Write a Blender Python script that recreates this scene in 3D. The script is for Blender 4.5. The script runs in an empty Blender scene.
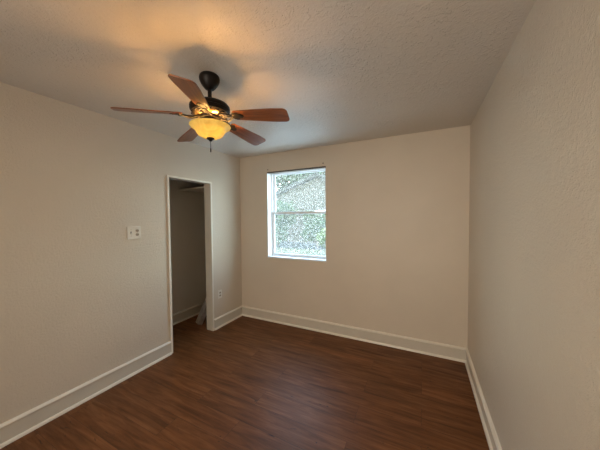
import bpy, bmesh, math, random
from mathutils import Vector, Matrix
C = bpy.context.scene.collection
PI = math.pi
sc = bpy.context.scene

# ------------------------------------------------------------- camera
LX, RX, BY, NY, H = -2.532, 0.4264, 3.0462, -1.15, 2.44     # room planes
cam = bpy.data.cameras.new('camera')
cam.sensor_width = 36.0
cam.lens = 248.295 / 600 * 36.0
cam.clip_start = 0.02; cam.clip_end = 500
camo = bpy.data.objects.new('camera', cam); C.objects.link(camo)
yaw, pitch, roll = 0.4593, -0.0307, -0.0079
cy, sy, cp, sp = math.cos(yaw), math.sin(yaw), math.cos(pitch), math.sin(pitch)
f = Vector((-sy*cp, cy*cp, sp)); r0 = Vector((cy, sy, 0)); u0 = r0.cross(f)
r = math.cos(roll)*r0 + math.sin(roll)*u0
u = -math.sin(roll)*r0 + math.cos(roll)*u0
camo.matrix_world = Matrix(((r.x, u.x, -f.x, 0), (r.y, u.y, -f.y, 0), (r.z, u.z, -f.z, 1.5212), (0, 0, 0, 1)))
sc.camera = camo

# ------------------------------------------------------------- world, sun, lights, exposure
SKY_STRENGTH = 15.0
SUN_STRENGTH = 4.0
BULB_W = 24.0
FILL_W = 66.0
sc.view_settings.view_transform = 'Standard'
sc.view_settings.look = 'None'
sc.view_settings.exposure = 0.0
sc.view_settings.gamma = 1.0
sc.view_settings.use_curve_mapping = False
w = bpy.data.worlds.new('world'); sc.world = w; w.use_nodes = True
wn, wl = w.node_tree.nodes, w.node_tree.links
wn.clear()
bgn = wn.new('ShaderNodeBackground'); wo = wn.new('ShaderNodeOutputWorld')
tc = wn.new('ShaderNodeTexCoord'); sx = wn.new('ShaderNodeSeparateXYZ'); cr = wn.new('ShaderNodeValToRGB')
wl.new(tc.outputs['Generated'], sx.inputs[0]); wl.new(sx.outputs['Z'], cr.inputs[0])
cr.color_ramp.elements[0].position = 0.0; cr.color_ramp.elements[0].color = (0.84, 0.95, 0.94, 1)
cr.color_ramp.elements[1].position = 0.6; cr.color_ramp.elements[1].color = (0.42, 0.64, 1.0, 1)
wl.new(cr.outputs[0], bgn.inputs[0]); bgn.inputs[1].default_value = SKY_STRENGTH
wl.new(bgn.outputs[0], wo.inputs[0])
sun = bpy.data.lights.new('sun', 'SUN'); sun.energy = SUN_STRENGTH; sun.angle = math.radians(1.0); sun.color = (1, 0.95, 0.86)
suno = bpy.data.objects.new('sun', sun); C.objects.link(suno)
suno.rotation_euler = Vector((0.62, -0.62, 1.0)).to_track_quat('Z', 'Y').to_euler(); suno.location = (3, -3, 8)
# portal in the window opening guides sky light indoors
pl = bpy.data.lights.new('window_portal', 'AREA'); pl.shape = 'RECTANGLE'; pl.size = 0.9; pl.size_y = 1.24
plo = bpy.data.objects.new('window_portal', pl); C.objects.link(plo)
plo.location = (-1.58, BY + 0.17, 1.563); plo.rotation_euler = (-PI/2, 0, 0)
pl.cycles.is_portal = True
# unseen fill light, added beyond the doorway behind the camera to brighten the room
hl = bpy.data.lights.new('added_fill_light', 'AREA'); hl.shape = 'RECTANGLE'; hl.size = 1.3; hl.size_y = 1.5
hl.energy = FILL_W; hl.color = (1.0, 0.87, 0.72)
hlo = bpy.data.objects.new('added_fill_light', hl); C.objects.link(hlo)
hlo.location = (-0.85, NY - 0.7, 1.45); hlo.rotation_euler = (math.radians(92), 0, math.radians(-22))

# ------------------------------------------------------------- mesh helpers
def bx(bm, x0, x1, y0, y1, z0, z1):
    v = [bm.verts.new((x, y, z)) for x in (x0, x1) for y in (y0, y1) for z in (z0, z1)]
    for q in ((0, 1, 3, 2), (4, 6, 7, 5), (0, 4, 5, 1), (2, 3, 7, 6), (0, 2, 6, 4), (1, 5, 7, 3)):
        bm.faces.new([v[i] for i in q])
    return v
def lathe(bm, prof, n=48, cx=0, cy_=0, cap=True):
    rings = []
    for (rr, z) in prof:
        if rr < 1e-5:
            rings.append([bm.verts.new((cx, cy_, z))])
        else:
            rings.append([bm.verts.new((cx + rr*math.cos(2*PI*i/n), cy_ + rr*math.sin(2*PI*i/n), z)) for i in range(n)])
    for a, b in zip(rings, rings[1:]):
        for i in range(n):
            j = (i + 1) % n
            if len(a) == 1 and len(b) == 1: continue
            if len(a) == 1: bm.faces.new((a[0], b[j], b[i]))
            elif len(b) == 1: bm.faces.new((a[i], a[j], b[0]))
            else: bm.faces.new((a[i], a[j], b[j], b[i]))
    if cap:
        for g in (rings[0], rings[-1]):
            if len(g) > 1: bm.faces.new(g)
def tube(bm, pts, rad, n=8, closed=False):
    pts = [Vector(p) for p in pts]
    rads = rad if isinstance(rad, (list, tuple)) else [rad]*len(pts)
    rings = []
    m = len(pts)
    up = Vector((0, 0, 1))
    for i, p in enumerate(pts):
        a = pts[(i-1) % m] if (closed or i > 0) else p
        b = pts[(i+1) % m] if (closed or i < m-1) else p
        t = (b - a).normalized()
        s = t.cross(up)
        if s.length < 1e-3: s = t.cross(Vector((0, 1, 0)))
        s.normalize(); q = s.cross(t)
        rings.append([bm.verts.new(p + rads[i]*(math.cos(2*PI*k/n)*s + math.sin(2*PI*k/n)*q)) for k in range(n)])
    for i in range(m if closed else m-1):
        a, b = rings[i], rings[(i+1) % m]
        for k in range(n):
            j = (k+1) % n
            bm.faces.new((a[k], a[j], b[j], b[k]))
    if not closed:
        bm.faces.new(rings[0][::-1]); bm.faces.new(rings[-1])
def prism(bm, prof, p0, ax_len, along, out, up=Vector((0, 0, 1))):
    """profile (out, up) pairs swept a distance ax_len along a direction"""
    A = [bm.verts.new(Vector(p0) + out*o + up*z) for o, z in prof]
    B = [bm.verts.new(Vector(p0) + along*ax_len + out*o + up*z) for o, z in prof]
    n = len(prof)
    for i in range(n):
        j = (i+1) % n
        bm.faces.new((A[i], A[j], B[j], B[i]))
    bm.faces.new(A[::-1]); bm.faces.new(B)
def slab(bm, outline, zf, th):
    """closed outline [(x,y)], zf(x,y) height of its top, thickness th"""
    T = [bm.verts.new((x, y, zf(x, y))) for x, y in outline]
    B = [bm.verts.new((x, y, zf(x, y) - th)) for x, y in outline]
    n = len(outline)
    bm.faces.new(T); bm.faces.new(B[::-1])
    for i in range(n):
        j = (i+1) % n
        bm.faces.new((T[i], B[i], B[j], T[j]))
def obj(name, bm, mat, parent=None, smooth=False, bevel=0, seg=2):
    bmesh.ops.recalc_face_normals(bm, faces=bm.faces)
    me = bpy.data.meshes.new(name); bm.to_mesh(me); bm.free()
    o = bpy.data.objects.new(name, me); C.objects.link(o)
    me.materials.append(mat)
    if parent: o.parent = parent
    if smooth:
        for p in me.polygons: p.use_smooth = True
        try: me.set_sharp_from_angle(angle=math.radians(38))
        except Exception: pass
    if bevel:
        b = o.modifiers.new('bevel', 'BEVEL'); b.width = bevel; b.segments = seg; b.limit_method = 'ANGLE'; b.angle_limit = math.radians(40)
    return o
def tag(o, label, cat, group=None, kind=None):
    o['label'] = label; o['category'] = cat
    if group: o['group'] = group
    if kind: o['kind'] = kind
    return o
def thing(name, label, cat, loc=(0, 0, 0), group=None):
    o = bpy.data.objects.new(name, None); C.objects.link(o); o.location = loc; o.empty_display_size = 0.05
    return tag(o, label, cat, group)
def struct(name, bm, mat, label=None, cat=None, parent=None, **k):
    o = obj(name, bm, mat, parent, **k)
    if not parent:
        o['kind'] = 'structure'
        if label: o['label'] = label; o['category'] = cat
    return o
BM = bmesh.new

# ------------------------------------------------------------- materials
def new_mat(name, col, rough=0.5, metal=0.0, spec=0.5):
    m = bpy.data.materials.new(name); m.use_nodes = True
    b = m.node_tree.nodes['Principled BSDF']
    b.inputs['Base Color'].default_value = (*col, 1); b.inputs['Roughness'].default_value = rough
    b.inputs['Metallic'].default_value = metal; b.inputs['Specular IOR Level'].default_value = spec
    return m, m.node_tree.nodes, m.node_tree.links, b
def noise(n, l, vec, scale, detail=4, rough=0.55, dist=0.0):
    t = n.new('ShaderNodeTexNoise'); t.inputs['Scale'].default_value = scale; t.inputs['Detail'].default_value = detail
    t.inputs['Roughness'].default_value = rough; t.inputs['Distortion'].default_value = dist
    l.new(vec, t.inputs['Vector']); return t
def ramp(n, l, src, stops):
    c = n.new('ShaderNodeValToRGB'); e = c.color_ramp.elements
    while len(e) < len(stops): e.new(0.5)
    for k, (p, col) in zip(e, stops):
        k.position = p; k.color = (*col, 1) if len(col) == 3 else col
    l.new(src, c.inputs[0]); return c
def mixc(n, l, fac, a, b, mode='MIX'):
    m = n.new('ShaderNodeMix'); m.data_type = 'RGBA'; m.blend_type = mode
    for s, v in ((0, fac), (6, a), (7, b)):
        if hasattr(v, 'links'): l.new(v, m.inputs[s])
        else: m.inputs[s].default_value = v if s == 0 else (*v, 1)
    return m.outputs[2]
def plain(name, col, rough=0.5, metal=0.0, var=0.06, scale=30, bump=0.0, spec=0.5):
    m, n, l, b = new_mat(name, col, rough, metal, spec)
    t = n.new('ShaderNodeTexCoord'); ns = noise(n, l, t.outputs['Object'], scale)
    c = ramp(n, l, ns.outputs[0], [(0.3, tuple(x*(1-var) for x in col)), (0.7, tuple(min(1, x*(1+var)) for x in col))])
    l.new(c.outputs[0], b.inputs['Base Color'])
    if bump:
        bp = n.new('ShaderNodeBump'); bp.inputs['Strength'].default_value = bump; bp.inputs['Distance'].default_value = 0.002
        l.new(ns.outputs[0], bp.inputs['Height']); l.new(bp.outputs[0], b.inputs['Normal'])
    return m
def painted(name, col, rough, bump_fine, bump_big, roller=0.0, spec=0.5):
    """painted drywall: orange-peel grain, knocked-down blobs, patchy paint"""
    m, n, l, b = new_mat(name, col, rough, 0, spec)
    t = n.new('ShaderNodeTexCoord'); o = t.outputs['Object']
    big = noise(n, l, o, 1.3, 3)
    c = ramp(n, l, big.outputs[0], [(0.3, tuple(x*0.96 for x in col)), (0.7, tuple(min(1, x*1.03) for x in col))])
    l.new(c.outputs[0], b.inputs['Base Color'])
    fine = noise(n, l, o, 62, 4, 0.75)
    blob = noise(n, l, o, 30, 3, 0.55, 0.8)
    rb = ramp(n, l, blob.outputs[0], [(0.53, (0, 0, 0)), (0.60, (1, 1, 1))])
    patch = noise(n, l, o, 2.2, 2)
    rp = ramp(n, l, patch.outputs[0], [(0.4, (0.25, 0.25, 0.25)), (0.62, (1, 1, 1))])
    mu = n.new('ShaderNodeMath'); mu.operation = 'MULTIPLY'
    l.new(rb.outputs[0], mu.inputs[0]); l.new(rp.outputs[0], mu.inputs[1])
    b1 = n.new('ShaderNodeBump'); b1.inputs['Strength'].default_value = bump_fine; b1.inputs['Distance'].default_value = 0.0045
    l.new(fine.outputs[0], b1.inputs['Height'])
    b2 = n.new('ShaderNodeBump'); b2.inputs['Strength'].default_value = bump_big; b2.inputs['Distance'].default_value = 0.003
    l.new(mu.outputs[0], b2.inputs['Height']); l.new(b1.outputs[0], b2.inputs['Normal'])
    last = b2
    if roller:
        mp = n.new('ShaderNodeMapping'); mp.inputs['Scale'].default_value = (1, 2.5, 70); l.new(o, mp.inputs[0])
        rl = noise(n, l, mp.outputs[0], 1.0, 2)
        gt = n.new('ShaderNodeVectorMath'); gt.operation = 'DISTANCE'; gt.inputs[1].default_value = (LX, 1.6, 1.42); l.new(o, gt.inputs[0])
        g = ramp(n, l, gt.outputs['Value'], [(0.1, (1, 1, 1)), (0.42, (0, 0, 0))])
        mm = n.new('ShaderNodeMath'); mm.operation = 'MULTIPLY'; l.new(rl.outputs[0], mm.inputs[0]); l.new(g.outputs[0], mm.inputs[1])
        b3 = n.new('ShaderNodeBump'); b3.inputs['Strength'].default_value = roller; b3.inputs['Distance'].default_value = 0.004
        l.new(mm.outputs[0], b3.inputs['Height']); l.new(last.outputs[0], b3.inputs['Normal']); last = b3
    l.new(last.outputs[0], b.inputs['Normal'])
    return m
WALLC = (0.68, 0.605, 0.50)
M = {}
M['wall'] = painted('wall_paint', WALLC, 0.42, 0.35, 0.1)
M['wall_rough'] = painted('wall_paint_left', WALLC, 0.36, 1.0, 0.30, roller=0.5)
M['wall_right'] = painted('wall_paint_right', WALLC, 0.34, 1.0, 0.28)
M['closet'] = painted('closet_paint', (0.68, 0.64, 0.57), 0.5, 0.2, 0.2)
M['ceiling'] = painted('ceiling_paint', (0.67, 0.625, 0.56), 0.31, 1.0, 0.9, spec=0.6)
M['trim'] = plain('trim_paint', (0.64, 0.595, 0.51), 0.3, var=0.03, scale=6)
M['trim_lit'] = plain('lit_edge_paint', (0.86, 0.81, 0.71), 0.28, var=0.02, scale=6)  # lighter copy of the trim, with caught light put into the colour
M['vinyl'] = plain('window_vinyl', (0.82, 0.84, 0.86), 0.35, var=0.02)
M['plate'] = plain('outlet_plastic', (0.80, 0.76, 0.68), 0.3, var=0.02)
M['tan'] = plain('tan_plastic', (0.42, 0.35, 0.27), 0.35, var=0.02)
M['slot'] = plain('slot_dark', (0.03, 0.025, 0.02), 0.6)
M['bronze'] = plain('oil_rubbed_bronze', (0.008, 0.006, 0.005), 0.45, 0.0, var=0.25, scale=25, spec=0.25)
M['brass'] = plain('antique_brass', (0.42, 0.30, 0.16), 0.35, 0.9, var=0.2, scale=40)
M['dark_piece'] = plain('dark_brown', (0.10, 0.08, 0.06), 0.5)
M['grey_metal'] = plain('galvanised_metal', (0.62, 0.61, 0.59), 0.28, 0.85, var=0.25, scale=25)

def floor_mat():
    m, n, l, b = new_mat('vinyl_plank', (0.2, 0.1, 0.05), 0.36)
    t = n.new('ShaderNodeTexCoord'); o = t.outputs['Object']
    br = n.new('ShaderNodeTexBrick'); l.new(o, br.inputs['Vector'])
    br.inputs['Scale'].default_value = 1.0; br.inputs['Brick Width'].default_value = 1.22; br.inputs['Row Height'].default_value = 0.178
    br.inputs['Mortar Size'].default_value = 0.0009; br.inputs['Mortar Smooth'].default_value = 0.1; br.offset = 0.37; br.offset_frequency = 2
    br.inputs['Color1'].default_value = (0, 0, 0, 1); br.inputs['Color2'].default_value = (1, 1, 1, 1); br.inputs['Mortar'].default_value = (0.5, 0.5, 0.5, 1)
    # each plank shifts the grain
    off = n.new('ShaderNodeVectorMath'); off.operation = 'MULTIPLY_ADD'
    l.new(br.outputs['Color'], off.inputs[0]); off.inputs[1].default_value = (7, 3, 5); l.new(o, off.inputs[2])
    mp = n.new('ShaderNodeMapping'); mp.inputs['Scale'].default_value = (2.2, 26, 1); l.new(off.outputs[0], mp.inputs[0])
    g1 = noise(n, l, mp.outputs[0], 1.0, 6, 0.62, 0.8)
    mp2 = n.new('ShaderNodeMapping'); mp2.inputs['Scale'].default_value = (1.1, 7, 1); l.new(off.outputs[0], mp2.inputs[0])
    g2 = noise(n, l, mp2.outputs[0], 1.6, 4, 0.6, 1.2)
    c1 = ramp(n, l, g1.outputs[0], [(0.28, (0.105, 0.036, 0.010)), (0.5, (0.185, 0.070, 0.022)), (0.74, (0.270, 0.115, 0.044))])
    c2 = ramp(n, l, g2.outputs[0], [(0.30, (0.62, 0.58, 0.55)), (0.65, (1.15, 1.15, 1.15))])
    col = mixc(n, l, 0.8, c1.outputs[0], c2.outputs[0], 'MULTIPLY')
    # plank tone
    pt = ramp(n, l, br.outputs['Color'], [(0, (0.90, 0.90, 0.90)), (1, (1.08, 1.06, 1.04))])
    col = mixc(n, l, 1.0, col, pt.outputs[0], 'MULTIPLY')
    # knots
    mp3 = n.new('ShaderNodeMapping'); mp3.inputs['Scale'].default_value = (3.2, 13, 1); l.new(off.outputs[0], mp3.inputs[0])
    kn = noise(n, l, mp3.outputs[0], 1.5, 3, 0.7, 1.6)
    kr = ramp(n, l, kn.outputs[0], [(0.66, (0, 0, 0)), (0.74, (1, 1, 1))])
    col = mixc(n, l, kr.outputs[0], col, (0.045, 0.02, 0.012))
    col = mixc(n, l, br.outputs['Fac'], col, (0.05, 0.025, 0.015))
    l.new(col, b.inputs['Base Color'])
    rr = ramp(n, l, g1.outputs[0], [(0.3, (0.52,)*3), (0.7, (0.42,)*3)]); l.new(rr.outputs[0], b.inputs['Roughness'])
    bp = n.new('ShaderNodeBump'); bp.inputs['Strength'].default_value = 0.25; bp.inputs['Distance'].default_value = 0.001
    l.new(g1.outputs[0], bp.inputs['Height']); l.new(bp.outputs[0], b.inputs['Normal'])
    return m
M['floor'] = floor_mat()
M['floor'].node_tree.nodes['Principled BSDF'].inputs['Specular IOR Level'].default_value = 0.28
def blade_mat():
    m, n, l, b = new_mat('fan_blade_wood', (0.2, 0.07, 0.03), 0.32)
    t = n.new('ShaderNodeTexCoord')
    mp = n.new('ShaderNodeMapping'); mp.inputs['Scale'].default_value = (3, 40, 40); l.new(t.outputs['Object'], mp.inputs[0])
    g = noise(n, l, mp.outputs[0], 1.5, 5, 0.6, 0.6)
    c = ramp(n, l, g.outputs[0], [(0.3, (0.13, 0.037, 0.012)), (0.7, (0.36, 0.125, 0.042))]); l.new(c.outputs[0], b.inputs['Base Color'])
    return m
M['blade'] = blade_mat()
def bowl_mat():
    m = bpy.data.materials.new('amber_scavo_glass'); m.use_nodes = True
    n, l = m.node_tree.nodes, m.node_tree.links; n.clear()
    out = n.new('ShaderNodeOutputMaterial')
    t = n.new('ShaderNodeTexCoord'); ns = noise(n, l, t.outputs['Object'], 14, 5, 0.6, 1.5)
    c = ramp(n, l, ns.outputs[0], [(0.3, (0.32, 0.26, 0.075)), (0.65, (0.44, 0.42, 0.19))])
    tr = n.new('ShaderNodeBsdfTranslucent'); l.new(c.outputs[0], tr.inputs[0])
    df = n.new('ShaderNodeBsdfDiffuse'); l.new(c.outputs[0], df.inputs[0])
    gl = n.new('ShaderNodeBsdfGlossy'); gl.inputs['Roughness'].default_value = 0.2
    m1 = n.new('ShaderNodeMixShader'); m1.inputs[0].default_value = 0.35; l.new(tr.outputs[0], m1.inputs[1]); l.new(df.outputs[0], m1.inputs[2])
    m2 = n.new('ShaderNodeMixShader'); m2.inputs[0].default_value = 0.05; l.new(m1.outputs[0], m2.inputs[1]); l.new(gl.outputs[0], m2.inputs[2])
    em = n.new('ShaderNodeEmission'); em.inputs[0].default_value = (1, 0.72, 0.22, 1); em.inputs[1].default_value = BOWL_GLOW
    ad = n.new('ShaderNodeAddShader'); l.new(m2.outputs[0], ad.inputs[0]); l.new(em.outputs[0], ad.inputs[1])
    l.new(ad.outputs[0], out.inputs[0])
    return m
BOWL_GLOW = 0.25
M['bowl'] = bowl_mat()
def pane_mat(name, frost):
    m = bpy.data.materials.new(name); m.use_nodes = True
    n, l = m.node_tree.nodes, m.node_tree.links; n.clear()
    out = n.new('ShaderNodeOutputMaterial'); t = n.new('ShaderNodeTexCoord')
    tp = n.new('ShaderNodeBsdfTransparent'); tp.inputs[0].default_value = (0.93, 0.97, 0.96, 1)
    gl = n.new('ShaderNodeBsdfGlossy'); gl.inputs['Roughness'].default_value = 0.02
    m1 = n.new('ShaderNodeMixShader'); m1.inputs[0].default_value = 0.05; l.new(tp.outputs[0], m1.inputs[1]); l.new(gl.outputs[0], m1.inputs[2])
    tl = n.new('ShaderNodeBsdfTranslucent'); tl.inputs[0].default_value = (1.0, 0.96, 0.84, 1)
    ns = noise(n, l, t.outputs['Object'], 48, 2, 0.75, 0.6)
    c = ramp(n, l, ns.outputs[0], [(0.38, (frost*0.2,)*3), (0.64, (min(1, frost*2.2),)*3)])
    m2 = n.new('ShaderNodeMixShader'); l.new(c.outputs[0], m2.inputs[0]); l.new(m1.outputs[0], m2.inputs[1]); l.new(tl.outputs[0], m2.inputs[2])
    tn = ramp(n, l, ns.outputs[0], [(0.40, (0.64, 0.70, 0.64)), (0.58, (1.0, 1.0, 0.97))]); l.new(tn.outputs[0], tp.inputs[0])
    l.new(m2.outputs[0], out.inputs[0])
    return m
M['pane'] = pane_mat('frosted_speckled_glass', 0.040)
M['grass'] = plain('dry_grass', (0.070, 0.064, 0.030), 0.9, var=0.3, scale=3)
M['bounce_pale'] = plain('bounce_pale', (0.58, 0.57, 0.55), 0.9, var=0.08, scale=2)
M['road'] = plain('asphalt', (0.030, 0.028, 0.028), 0.9, var=0.1, scale=2)
M['siding'] = plain('house_siding', (0.056, 0.046, 0.033), 0.8, var=0.05)
M['roof'] = plain('roof_shingle', (0.016, 0.015, 0.012), 0.9, var=0.2, scale=8)
M['overhang'] = plain('overhang_paint', (0.62, 0.60, 0.56), 0.7)
M['leaf'] = plain('tree_leaves', (0.026, 0.052, 0.010), 0.7, var=0.45, scale=2.5)
M['leaf2'] = plain('shrub_leaves', (0.07, 0.10, 0.008), 0.7, var=0.4, scale=4)
M['bark'] = plain('bark', (0.16, 0.12, 0.09), 0.9, var=0.3, scale=8)
M['curtain'] = plain('far_window_warm', (0.12, 0.08, 0.04), 0.6)

# ------------------------------------------------------------- room shell
T = 0.10            # wall thickness
WT = 0.20           # outer wall thickness
CX = -3.20          # closet back
bm = BM(); bx(bm, CX-0.15, 1.9, -3.2, BY+WT, -0.12, 0.0); struct('floor', bm, M['floor'], 'brown wood-look vinyl plank floor of the room', 'floor')
bm = BM(); bx(bm, CX-0.15, 1.9, -3.2, BY+WT, H, H+0.12); struct('ceiling', bm, M['ceiling'], 'off-white textured ceiling', 'ceiling')
# left wall with the closet opening
OY0, OY1, OZ = 1.812, 2.452, 2.000     # outside of the jamb liner
bm = BM()
bx(bm, LX-T, LX, NY-T, OY0, 0, H); bx(bm, LX-T, LX, OY1+0.005, BY, 0, H); bx(bm, LX-T, LX, OY0, OY1+0.005, OZ, H)
struct('wall_left', bm, M['wall_rough'], 'off-white textured left wall with the closet opening', 'wall')
WX0, WX1, WZ0, WZ1 = -2.036, -1.128, 0.943, 2.183
bm = BM()
bx(bm, CX-0.15, WX0, BY, BY+WT, 0, H); bx(bm, WX1, RX+T, BY, BY+WT, 0, H)
bx(bm, WX0, WX1, BY, BY+WT, 0, WZ0); bx(bm, WX0, WX1, BY, BY+WT, WZ1, H)
struct('wall_back', bm, M['wall'], 'beige back wall around the window', 'wall')
bm = BM(); bx(bm, RX, RX+T, NY-T, BY, 0, H); struct('wall_right', bm, M['wall_right'], 'off-white textured right wall', 'wall')
# unseen wall behind the camera; wide doorway added to let the fill light in
DX0, DX1 = -1.45, 0.12
bm = BM(); bx(bm, LX, DX0, NY-T, NY, 0, H); bx(bm, DX1, RX, NY-T, NY, 0, H); bx(bm, DX0, DX1, NY-T, NY, 2.05, H)
struct('wall_near', bm, M['wall'], 'unseen wall behind the viewer with a doorway added for the fill light', 'wall')
bm = BM(); bx(bm, -2.0, 1.7, -3.12, -3.0, 0, H); bx(bm, -2.12, -2.0, -3.12, NY-T, 0, H); bx(bm, 1.7, 1.82, -3.12, NY-T, 0, H)
bx(bm, RX+T, 1.82, NY-T-0.01, NY, 0, H)
struct('wall_hall', bm, M['wall'], 'hall walls beyond the doorway', 'wall')
bm = BM()
bx(bm, CX-0.12, CX, 1.20, BY, 0, H)
bx(bm, CX, LX-T, 1.20-0.1, 1.20, 0, H)
struct('wall_closet', bm, M['closet'], 'dim walls inside the closet', 'wall')

# closet jamb liner, slightly proud of the wall
bm = BM(); px_, bk = LX+0.012, LX-T-0.002; jt = 0.022
bx(bm, bk, px_, OY0, OY0+jt, 0, OZ); bx(bm, bk, px_, OY1-jt, OY1, 0, OZ); bx(bm, bk, px_, OY0+jt, OY1-jt, OZ-jt, OZ)
d1 = struct('door_1', bm, M['trim'], 'white painted frame of the open closet doorway', 'door frame', bevel=0.002)
bm = BM(); q_ = px_ + 0.004
bx(bm, px_, q_, OY0, OY0+jt, 0, OZ); bx(bm, px_, q_, OY1-jt*0.8, OY1, 0, OZ); bx(bm, px_, q_, OY0+jt, OY1-jt*0.8, OZ-jt, OZ)
obj('lit_edge_lip', bm, M['trim_lit'], d1, bevel=0.001)  # added lip in a lighter colour so the jamb's front edge looks lit

# baseboards: flat board, lipped cap and quarter-round shoe
def bb_prof():
    p = [(0, 0), (0.027, 0), (0.0265, 0.008), (0.023, 0.016), (0.016, 0.021), (0.011, 0.022), (0.011, 0.124), (0.015, 0.127), (0.021, 0.131), (0.022, 0.136), (0.015, 0.144), (0, 0.149)]
    return p
X, Y = Vector((1, 0, 0)), Vector((0, 1, 0))
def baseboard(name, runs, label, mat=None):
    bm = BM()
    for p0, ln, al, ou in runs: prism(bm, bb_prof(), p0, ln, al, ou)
    for f_ in bm.faces:                     # cap and shoe painted lighter, as if catching light; flat board darker
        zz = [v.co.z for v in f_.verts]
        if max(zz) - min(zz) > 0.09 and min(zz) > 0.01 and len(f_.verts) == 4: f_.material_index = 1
    struct(name, bm, M['trim_lit'], label, 'baseboard').data.materials.append(M['trim'])
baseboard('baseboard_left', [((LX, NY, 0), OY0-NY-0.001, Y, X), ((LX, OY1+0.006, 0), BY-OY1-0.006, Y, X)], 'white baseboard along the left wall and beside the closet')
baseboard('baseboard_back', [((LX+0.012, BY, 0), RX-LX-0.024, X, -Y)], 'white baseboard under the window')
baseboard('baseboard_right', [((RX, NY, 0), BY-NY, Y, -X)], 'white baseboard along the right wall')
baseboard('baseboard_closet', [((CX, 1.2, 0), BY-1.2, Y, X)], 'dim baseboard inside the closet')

# ------------------------------------------------------------- window
def win():
    y0 = BY + 0.100                      # interior face of the vinyl frame
    bm = BM(); fw = 0.020
    bx(bm, WX0, WX0+fw, y0, y0+0.080, WZ0, WZ1); bx(bm, WX1-fw, WX1, y0, y0+0.080, WZ0, WZ1)
    bx(bm, WX0+fw, WX1-fw, y0, y0+0.080, WZ1-fw, WZ1); bx(bm, WX0+fw, WX1-fw, y0, y0+0.080, WZ0, WZ0+fw)
    fr = struct('window_1', bm, M['vinyl'], 'white vinyl sash window in the back wall', 'window', bevel=0.003)
    zm = 1.585
    def sash(name, xa, xb, za, zb, ya, w_, wb, wt):
        bm = BM(); yb = ya+0.03
        bx(bm, xa, xa+w_, ya, yb, za, zb); bx(bm, xb-w_, xb, ya, yb, za, zb)
        bx(bm, xa+w_, xb-w_, ya, yb, za, za+wb); bx(bm, xa+w_, xb-w_, ya, yb, zb-wt, zb)
        s = obj(name, bm, M['vinyl'], fr, bevel=0.003)
        bm = BM(); bx(bm, xa+w_-0.004, xb-w_+0.004, ya+0.012, ya+0.017, za+wb-0.004, zb-wt+0.004)
        g = obj('glass_pane', bm, M['pane'], s)
        return s
    sash('upper_sash', WX0+fw, WX1-fw, zm-0.02, WZ1-fw, y0+0.045, 0.024, 0.036, 0.014)
    sash('lower_sash', WX0+fw, WX1-fw, WZ0+fw, zm+0.018, y0+0.010, 0.026, 0.026, 0.032)
    bm = BM(); bx(bm, -1.61, -1.55, y0-0.004, y0+0.0125, zm+0.012, zm+0.024); obj('sash_lock', bm, M['vinyl'], fr, bevel=0.002)
    # painted returns of the opening and the thin stool at its foot
    bm = BM()
    bx(bm, WX0, WX0+0.006, BY-0.001, y0, WZ0+0.012, WZ1-0.02); bx(bm, WX1-0.006, WX1, BY-0.001, y0, WZ0+0.012, WZ1-0.02)
    struct('trim_1', bm, M['vinyl'], 'white side returns of the window opening', 'trim')
    bm = BM(); bx(bm, WX0-0.002, WX1+0.004, BY-0.012, y0, WZ0-0.010, WZ0+0.012)
    struct('trim_2', bm, M['vinyl'], 'white window sill ledge', 'trim', bevel=0.003)
    bm = BM(); bx(bm, WX0+0.002, WX1-0.002, BY-0.004, BY+0.03, WZ1-0.020, WZ1-0.001)  # thin dark brown strip at the head of the opening
    tag(obj('head_strip', bm, M['dark_piece'], bevel=0.002), 'thin dark brown strip across the top of the window', 'dark_piece')
win()
for x_, z_, lab in ((-2.02, 2.215, 'small dark screw left in the wall above the window, upper left corner'), (-1.165, 2.222, 'small dark screw left in the wall above the window, upper right corner')):
    bm = BM()
    lathe(bm, [(0.0, 0.004), (0.004, 0.0035), (0.0075, 0.001), (0.0075, -0.004), (0.0025, -0.004), (0.0025, -0.012), (0, -0.014)], 12)
    o = obj('screw', bm, M['dark_piece'], smooth=True); o.location = (x_, BY-0.004, z_); o.rotation_euler = (PI/2, 0, 0)
    tag(o, lab, 'screw', 'screws above the window')

# ------------------------------------------------------------- switch plate and outlet (both on the left wall, facing +x)
def plate_bm(w_, h_, th=0.006):
    bm = BM(); bx(bm, 0, th, -w_/2, w_/2, -h_/2, h_/2); return bm
def receptacle(parent, yc, zc, x0=0.006):
    for s in (-1, 1):
        bm = BM()
        out = [(yc + 0.0155*math.cos(a) , zc + s*0.0195 + max(-0.0125, min(0.0125, 0.0165*math.sin(a)))) for a in [2*PI*k/24 for k in range(24)]]
        A = [bm.verts.new((x0-0.002, y, z)) for y, z in out]; B = [bm.verts.new((x0+0.002, y, z)) for y, z in out]
        bm.faces.new(A[::-1]); bm.faces.new(B)
        for i in range(24): bm.faces.new((A[i], A[(i+1) % 24], B[(i+1) % 24], B[i]))
        rc = obj('receptacle', bm, M['tan'], parent)
        bm = BM()
        bx(bm, x0+0.0015, x0+0.0024, yc-0.0075, yc-0.0050, zc+s*0.0195-0.002, zc+s*0.0195+0.007)
        bx(bm, x0+0.0015, x0+0.0024, yc+0.0050, yc+0.0075, zc+s*0.0195-0.002, zc+s*0.0195+0.007)
        bx(bm, x0+0.0015, x0+0.0024, yc-0.0025, yc+0.0025, zc+s*0.0195-0.009, zc+s*0.0195-0.0045)
        obj('slot', bm, M['slot'], rc)
sw = thing('switch_plate', 'cream double wall plate with toggle switch and power outlet left of the closet', 'switch', (LX, 1.453, 1.384))
obj('plate', plate_bm(0.130, 0.124, 0.008), M['plate'], sw, bevel=0.003)
bm = BM(); bx(bm, 0.0045, 0.0092, -0.030-0.0055, -0.030+0.0055, -0.012, 0.012); tgp = obj('toggle_slot', bm, M['slot'], sw)
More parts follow.
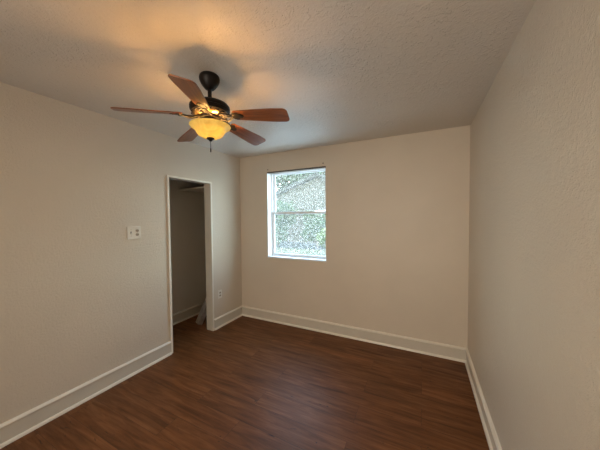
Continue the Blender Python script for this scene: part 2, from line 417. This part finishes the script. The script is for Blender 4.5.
bm = BM(); prism(bm, [(0.006, -0.004), (0.020, -0.011), (0.021, -0.006), (0.006, 0.005)], (0, -0.030-0.004, 0), 0.008, Y, X); obj('toggle', bm, M['plate'], sw)
receptacle(sw, 0.028, 0, 0.008)
for dy, dz in ((-0.030, 0.030), (-0.030, -0.030), (0.028, 0.0)):
    bm = BM(); lathe(bm, [(0.003, 0), (0.003, 0.0012), (0, 0.0016)], 10); s = obj('screw', bm, M['brass'], sw); s.location = (0.008, dy, dz); s.rotation_euler = (0, PI/2, 0)
ou = thing('wall_outlet', 'small white duplex power outlet low on the wall between closet and corner', 'outlet', (LX, 2.578, 0.462))
obj('plate', plate_bm(0.070, 0.115), M['plate'], ou, bevel=0.003)
receptacle(ou, 0, 0)

# ------------------------------------------------------------- closet contents
bm = BM()
slab(bm, [(CX+0.001, 2.480), (LX-T-0.001, 2.435), (LX-T-0.001, BY-0.001), (CX+0.001, BY-0.001)], lambda x, y: 1.948, 0.018)
tag(obj('closet_shelf', bm, M['trim']), 'short white shelf board high inside the closet', 'shelf')
# bent metal corner strip leaning behind the jamb
def strip():
    bm = BM()
    base = Vector((-2.850, 2.485, 0.018)); d = Vector((0.165, 0.075, 0.40)).normalized(); L = 0.40
    ridge = Vector((0.42, -0.9, 0)); ridge = (ridge - ridge.dot(d)*d).normalized()     # the fold points at the room
    side = d.cross(ridge).normalized()
    a, t = 0.052, 0.003
    sec = [(0, 0)]
    sec = [(0.0, 0.030), (a, 0.0), (a-0.001, -t-0.001), (0.0, 0.030-t*1.5), (-a+0.001, -t-0.001), (-a, 0.0)]
    A = [bm.verts.new(base + side*s + ridge*q) for s, q in sec]; B = [bm.verts.new(base + d*L + side*s + ridge*q) for s, q in sec]
    for i in range(6):
        j = (i+1) % 6; bm.faces.new((A[i], A[j], B[j], B[i]))
    for R in (A, B):
        bm.faces.new((R[0], R[1], R[2], R[3])); bm.faces.new((R[0], R[3], R[4], R[5]))
    zmin = min(v.co.z for v in bm.verts)
    for v in bm.verts: v.co.z -= zmin
    return tag(obj('metal_corner_strip', bm, M['grey_metal']), 'bent grey metal strip leaning inside the closet behind the door frame', 'metal strip')
strip()

# ------------------------------------------------------------- ceiling fan
FX, FY = -1.24, 1.206
fan = thing('ceiling_fan', 'bronze ceiling fan with five brown wooden blades and a lit amber glass bowl', 'ceiling fan', (FX, FY, H))
def ft(name, prof, mat, parent=fan, n=64):
    bm = BM(); lathe(bm, [(rr, z - H) for rr, z in prof], n); return obj(name, bm, mat, parent, smooth=True)
ft('canopy', [(0.0, 2.4395), (0.054, 2.4395), (0.060, 2.434), (0.064, 2.420), (0.063, 2.408), (0.055, 2.388), (0.042, 2.368), (0.030, 2.354), (0.020, 2.347), (0.0, 2.347)], M['bronze'])
ft('downrod', [(0.0, 2.36), (0.0128, 2.36), (0.0128, 2.255), (0.0, 2.255)], M['bronze'], n=24)
ft('rod_collar', [(0.0128, 2.280), (0.022, 2.277), (0.027, 2.262), (0.0128, 2.262)], M['bronze'], n=32)
ft('motor_housing', [(0.0, 2.266), (0.06, 2.265), (0.092, 2.261), (0.113, 2.253), (0.124, 2.240), (0.125, 2.232), (0.121, 2.230), (0.121, 2.224), (0.125, 2.221), (0.122, 2.212), (0.112, 2.204), (0.098, 2.200), (0.0, 2.200)], M['bronze'])
# brass vent ring of scrollwork under the housing
ft('vent_ring', [(0.070, 2.201), (0.112, 2.201), (0.110, 2.192), (0.096, 2.180), (0.072, 2.176), (0.070, 2.186)], M['brass'])
for k in range(15):
    a = 2*PI*k/15
    bm = BM()
    pts = []
    for s in range(13):
        tt = s/12; ang = a + (tt-0.5)*0.30; rr = 0.1105 + 0.006*math.sin(PI*tt) - 0.018*(1-tt)*0.6
        z = 2.198 - 0.016*(1-tt) + 0.004*math.sin(2*PI*tt)
        pts.append((rr*math.cos(ang), rr*math.sin(ang), z - H))
    tube(bm, pts, [0.0022 + 0.0022*math.sin(PI*s/12) for s in range(13)], 6)
    obj('scroll_ornament', bm, M['bronze'], fan, smooth=True)
ft('flywheel', [(0.0, 2.1765), (0.062, 2.1765), (0.066, 2.172), (0.062, 2.164), (0.0, 2.164)], M['bronze'])
ft('switch_housing', [(0.0, 2.165), (0.038, 2.165), (0.040, 2.158), (0.034, 2.152), (0.034, 2.132), (0.040, 2.126), (0.041, 2.118), (0.0, 2.118)], M['bronze'])
PITCH = math.radians(14)
def blade(az):
    # local frame: x outwards, pitched about x, drooping a little
    R = Matrix.Rotation(az, 4, 'Z') @ Matrix.Translation((0, 0, 2.186 - H)) @ Matrix.Rotation(math.radians(5.0), 4, 'Y') @ Matrix.Rotation(-PITCH, 4, 'X')
    bm = BM(); n = 10
    x0, x1 = 0.165, 0.525
    up = []
    def hw(x):
        t = (x-x0)/(x1-x0); return 0.041 + 0.021*min(1, t*1.35)**0.9
    xs = [x0 + 0.012 + (x1-0.03-x0-0.012)*i/10 for i in range(11)]
    top = [(x0, hw(x0)-0.012)] + [(x, hw(x)) for x in xs]
    w1 = hw(x1-0.03)
    for i in range(1, 7):
        a = PI/2*i/6; top.append((x1-0.03+0.03*math.sin(a), w1-0.03+0.03*math.cos(a)))
    outl = top + [(x, -y) for x, y in reversed(top)]
    slab(bm, outl, lambda x, y: 0.003, 0.0065)
    b = obj('blade', bm, M['blade'], fan, bevel=0.0015); b.matrix_local = R
    # iron: leaf-shaped plate under the blade root, neck, and two scrolls
    bm = BM()
    leaf = [(0.150, 0.010), (0.165, 0.028), (0.180, 0.034), (0.196, 0.030), (0.206, 0.018), (0.222, 0.016), (0.236, 0.0)]
    lo = leaf + [(x, -y) for x, y in reversed(leaf[:-1])]
    slab(bm, lo, lambda x, y: -0.0036, 0.004)
    for s in (-1, 1):
        pts = [(0.055, s*0.012, 0.003), (0.080, s*0.030, -0.010), (0.110, s*0.036, -0.016), (0.140, s*0.026, -0.013), (0.158, s*0.010, -0.008), (0.176, s*0.020, -0.009), (0.186, s*0.030, -0.009)]
        tube(bm, pts, [0.006, 0.0065, 0.006, 0.0055, 0.005, 0.0045, 0.003], 8)
        c = [(0.100 + 0.011*math.cos(t), s*(0.018 + 0.010*math.sin(t)), -0.013) for t in [2*PI*k/12 for k in range(12)]]
        tube(bm, c, 0.0028, 6, closed=True)
    tube(bm, [(0.05, 0, 0.001), (0.09, 0, -0.010), (0.13, 0, -0.011), (0.160, 0, -0.008)], 0.0055, 8)
    for x, y in ((0.185, 0.018), (0.185, -0.018), (0.218, 0)):
        lathe(bm, [(0.004, -0.0076), (0.004, -0.009), (0.0, -0.0098)], 10, x, y, cap=False)
    ir = obj('blade_iron', bm, M['bronze'], b, smooth=True)
for k in range(5): blade(math.radians(14.4 + 72*k))
# glass bowl: flared bell, open at the top
bowl_o = [(0.126, 2.120), (0.128, 2.116), (0.124, 2.110), (0.112, 2.102), (0.100, 2.094), (0.0915, 2.083), (0.084, 2.069), (0.073, 2.056), (0.054, 2.046), (0.025, 2.041), (0.0, 2.040)]
bm = BM(); lathe(bm, [(rr, z-H) for rr, z in bowl_o], 72, cap=False)
bo = obj('glass_bowl', bm, M['bowl'], fan, smooth=True)
so = bo.modifiers.new('thickness', 'SOLIDIFY'); so.thickness = 0.004; so.offset = -1
ft('bowl_rod', [(0.0, 2.120), (0.005, 2.120), (0.005, 2.036), (0.0, 2.036)], M['brass'], n=12)
ft('finial', [(0.0, 2.0415), (0.024, 2.0405), (0.026, 2.037), (0.020, 2.031), (0.012, 2.026), (0.008, 2.020), (0.0, 2.018)], M['bronze'], n=32)
# bulbs in the bowl, and their light
for k in range(2):
    a = math.radians(32 + 180*k); cxk, cyk = 0.046*math.cos(a), 0.046*math.sin(a)
    bm = BM(); lathe(bm, [(0.0, 2.056-H), (0.010, 2.058-H), (0.017, 2.064-H), (0.019, 2.072-H), (0.015, 2.082-H), (0.010, 2.092-H), (0.010, 2.118-H), (0, 2.118-H)], 20, cxk, cyk)
    bl = bpy.data.materials.get('bulb_glow')
    if not bl:
        bl = bpy.data.materials.new('bulb_glow'); bl.use_nodes = True; nn = bl.node_tree.nodes; nn.clear()
        e = nn.new('ShaderNodeEmission'); e.inputs[0].default_value = (1, 0.55, 0.2, 1); e.inputs[1].default_value = 6
        oo = nn.new('ShaderNodeOutputMaterial'); bl.node_tree.links.new(e.outputs[0], oo.inputs[0])
    obj('bulb', bm, bl, fan, smooth=True)
    L = bpy.data.lights.new('bulb_light', 'POINT'); L.energy = BULB_W; L.color = (1.0, 0.49, 0.13); L.shadow_soft_size = 0.024
    lo = bpy.data.objects.new('bulb_light', L); C.objects.link(lo); lo.parent = fan; lo.location = (cxk, cyk, 2.070-H)
# pull chain
bm = BM()
tube(bm, [(0, 0, 2.019-H), (0.0, 0, 1.979-H)], 0.0016, 6)
for k in range(9): lathe(bm, [(0, 2.018-H-k*0.0044), (0.0028, 2.016-H-k*0.0044), (0, 2.014-H-k*0.0044)], 6)
ch = obj('pull_chain', bm, M['bronze'], fan)
bm = BM(); lathe(bm, [(0, 1.980-H), (0.003, 1.977-H), (0.0042, 1.966-H), (0.0035, 1.952-H), (0, 1.948-H)], 12); obj('pull_fob', bm, M['bronze'], ch, smooth=True)

# ------------------------------------------------------------- outdoors, beyond the window
GZ = -0.45
bm = BM(); bx(bm, -60, 30, 8.6, 14, GZ-0.2, GZ); tag(obj('lawn', bm, M['grass']), 'pale dry lawn outside the window', 'lawn', kind='structure')
bm = BM(); bx(bm, -60, 30, 14, 60, GZ-0.2, GZ); tag(obj('street', bm, M['road']), 'blue-grey street beyond the lawn', 'street', kind='structure')
bm = BM(); bx(bm, CX-1.0, RX+T+0.5, BY+WT, BY+WT+0.35, H+0.02, H+0.14); tag(obj('sky_blocker', bm, M['overhang']), 'unseen overhang added above the window to block steep sky light', 'sky_blocker', kind='structure')  # out of view, added to cut off the steep sky light
bm = BM(); bx(bm, -30, 30, BY+WT, 8.6, GZ-0.2, GZ); tag(obj('bounce_ground', bm, M['bounce_pale']), 'unseen pale ground added outside the window to bounce light up', 'bounce_ground', kind='structure')  # out of view, added as a pale reflector to brighten the ceiling
# neighbour's gabled house
def house():
    t = thing('neighbor_house', 'pale neighbouring house with a grey sloping roof behind the window glass', 'house', (-8.4, 17.5, GZ))
    bm = BM()
    pts = [(-4.5, 0), (4.6, 0), (4.6, 3.3), (1.3, 5.0), (-4.5, 3.0)]
    A = [bm.verts.new((x, 0, z)) for x, z in pts]; B = [bm.verts.new((x, 7, z)) for x, z in pts]
    bm.faces.new(A[::-1]); bm.faces.new(B)
    for i in range(5): bm.faces.new((A[i], A[(i+1) % 5], B[(i+1) % 5], B[i]))
    obj('house_wall', bm, M['siding'], t)
    for (xa, za, xb, zb) in ((-5.1, 2.80, 1.3, 5.02), (5.2, 3.02, 1.3, 5.02)):
        bm = BM(); q = [(xa, za), (xb, zb), (xb, zb+0.28), (xa, za+0.28)]
        A = [bm.verts.new((x, -0.4, z)) for x, z in q]; B = [bm.verts.new((x, 7.4, z)) for x, z in q]
        bm.faces.new(A[::-1]); bm.faces.new(B)
        for i in range(4): bm.faces.new((A[i], A[(i+1) % 4], B[(i+1) % 4], B[i]))
        obj('roof', bm, M['roof'], t)
    for x in (-2.2, 1.6):
        bm = BM(); bx(bm, x-0.55, x+0.55, -0.06, 0.0, 1.2, 2.5); f_ = obj('window', bm, M['vinyl'], t)
        bm = BM(); bx(bm, x-0.46, x-0.03, -0.08, -0.05, 1.28, 2.42); bx(bm, x+0.03, x+0.46, -0.08, -0.05, 1.28, 2.42); obj('window_panes', bm, M['curtain'], f_)
house()
def tree(name, label, cat, x, y, h, cr_, mat, seed, n=1500, trunk=True, group=None):
    rnd = random.Random(seed)
    t = thing(name, label, cat, (x, y, GZ), group)
    bm = BM()
    th = h*0.45
    if trunk:
        tube(bm, [(0, 0, 0), (0.05, 0.03, th*0.5), (0, 0, th), (0.1, 0, h*0.75)], [h*0.035, h*0.026, h*0.02, h*0.008], 8)
        for k in range(5):
            a = 2*PI*k/5; tube(bm, [(0, 0, th*(0.8+0.05*k)), (cr_*0.3*math.cos(a), cr_*0.3*math.sin(a), h*0.62), (cr_*0.6*math.cos(a), cr_*0.6*math.sin(a), h*0.75)], [h*0.014, h*0.009, h*0.004], 6)
    else:
        for k in range(6):
            a = 2*PI*k/6; tube(bm, [(0, 0, 0), (cr_*0.3*math.cos(a), cr_*0.3*math.sin(a), h*0.4), (cr_*0.5*math.cos(a), cr_*0.5*math.sin(a), h*0.8)], [0.03, 0.02, 0.01], 6)
    obj('trunk' if trunk else 'stem', bm, M['bark'], t)
    bm = BM(); lobes = []
    zc = h*0.68 if trunk else h*0.52; hz = h*0.34 if trunk else h*0.5
    for k in range(9):
        lobes.append((rnd.uniform(-.5, .5)*cr_, rnd.uniform(-.5, .5)*cr_, zc + rnd.uniform(-.5, .5)*hz, rnd.uniform(.4, .62)*cr_))
    for i in range(n):
        lx, ly, lz, lr = rnd.choice(lobes)
        d = Vector((rnd.gauss(0, 1), rnd.gauss(0, 1), rnd.gauss(0, 1))).normalized() * lr * rnd.uniform(.55, 1.0)
        c = Vector((lx, ly, max(0.1, lz + d.z*min(1, hz/lr)))) + Vector((d.x, d.y, 0))
        s = rnd.uniform(.5, 1.0) * (0.11 + 0.022*h)
        a = Vector((rnd.gauss(0, 1), rnd.gauss(0, 1), rnd.gauss(0, .6))).normalized(); b = a.orthogonal().normalized(); q = a.cross(b)*0.18*s
        v = [bm.verts.new(c + a*s), bm.verts.new(c + b*s*0.45 + q), bm.verts.new(c - a*s), bm.verts.new(c - b*s*0.45 + q)]
        bm.faces.new(v)
    o = obj('foliage', bm, mat, t); return t
tree('tree', 'tall leafy green tree rising behind the neighbouring house, left half of the window', 'tree', -19.6, 26.5, 10.5, 4.4, M['leaf'], 1, 5200, group='trees behind the house')
tree('tree', 'tall leafy green tree rising behind the neighbouring house, right half of the window', 'tree', -10.5, 27.5, 10.5, 4.2, M['leaf'], 2, 5200, group='trees behind the house')
tree('tree', 'tall green tree far behind, between the two nearer trees', 'tree', -19.5, 36.5, 13, 5.2, M['leaf'], 5, 5200, group='trees behind the house')
tree('shrub', 'large green shrub before the house, left half of the window', 'shrub', -8.9, 14.6, 3.6, 1.5, M['leaf'], 3, 2400, False)
tree('shrub', 'green shrub before the house, right half of the window', 'shrub', -5.9, 14.4, 2.6, 1.0, M['leaf'], 4, 1500, False)
tree('shrub', 'small yellow-green shrub at the right edge of the window view', 'shrub', -4.1, 11.4, 1.7, 0.6, M['leaf2'], 6, 700, False)
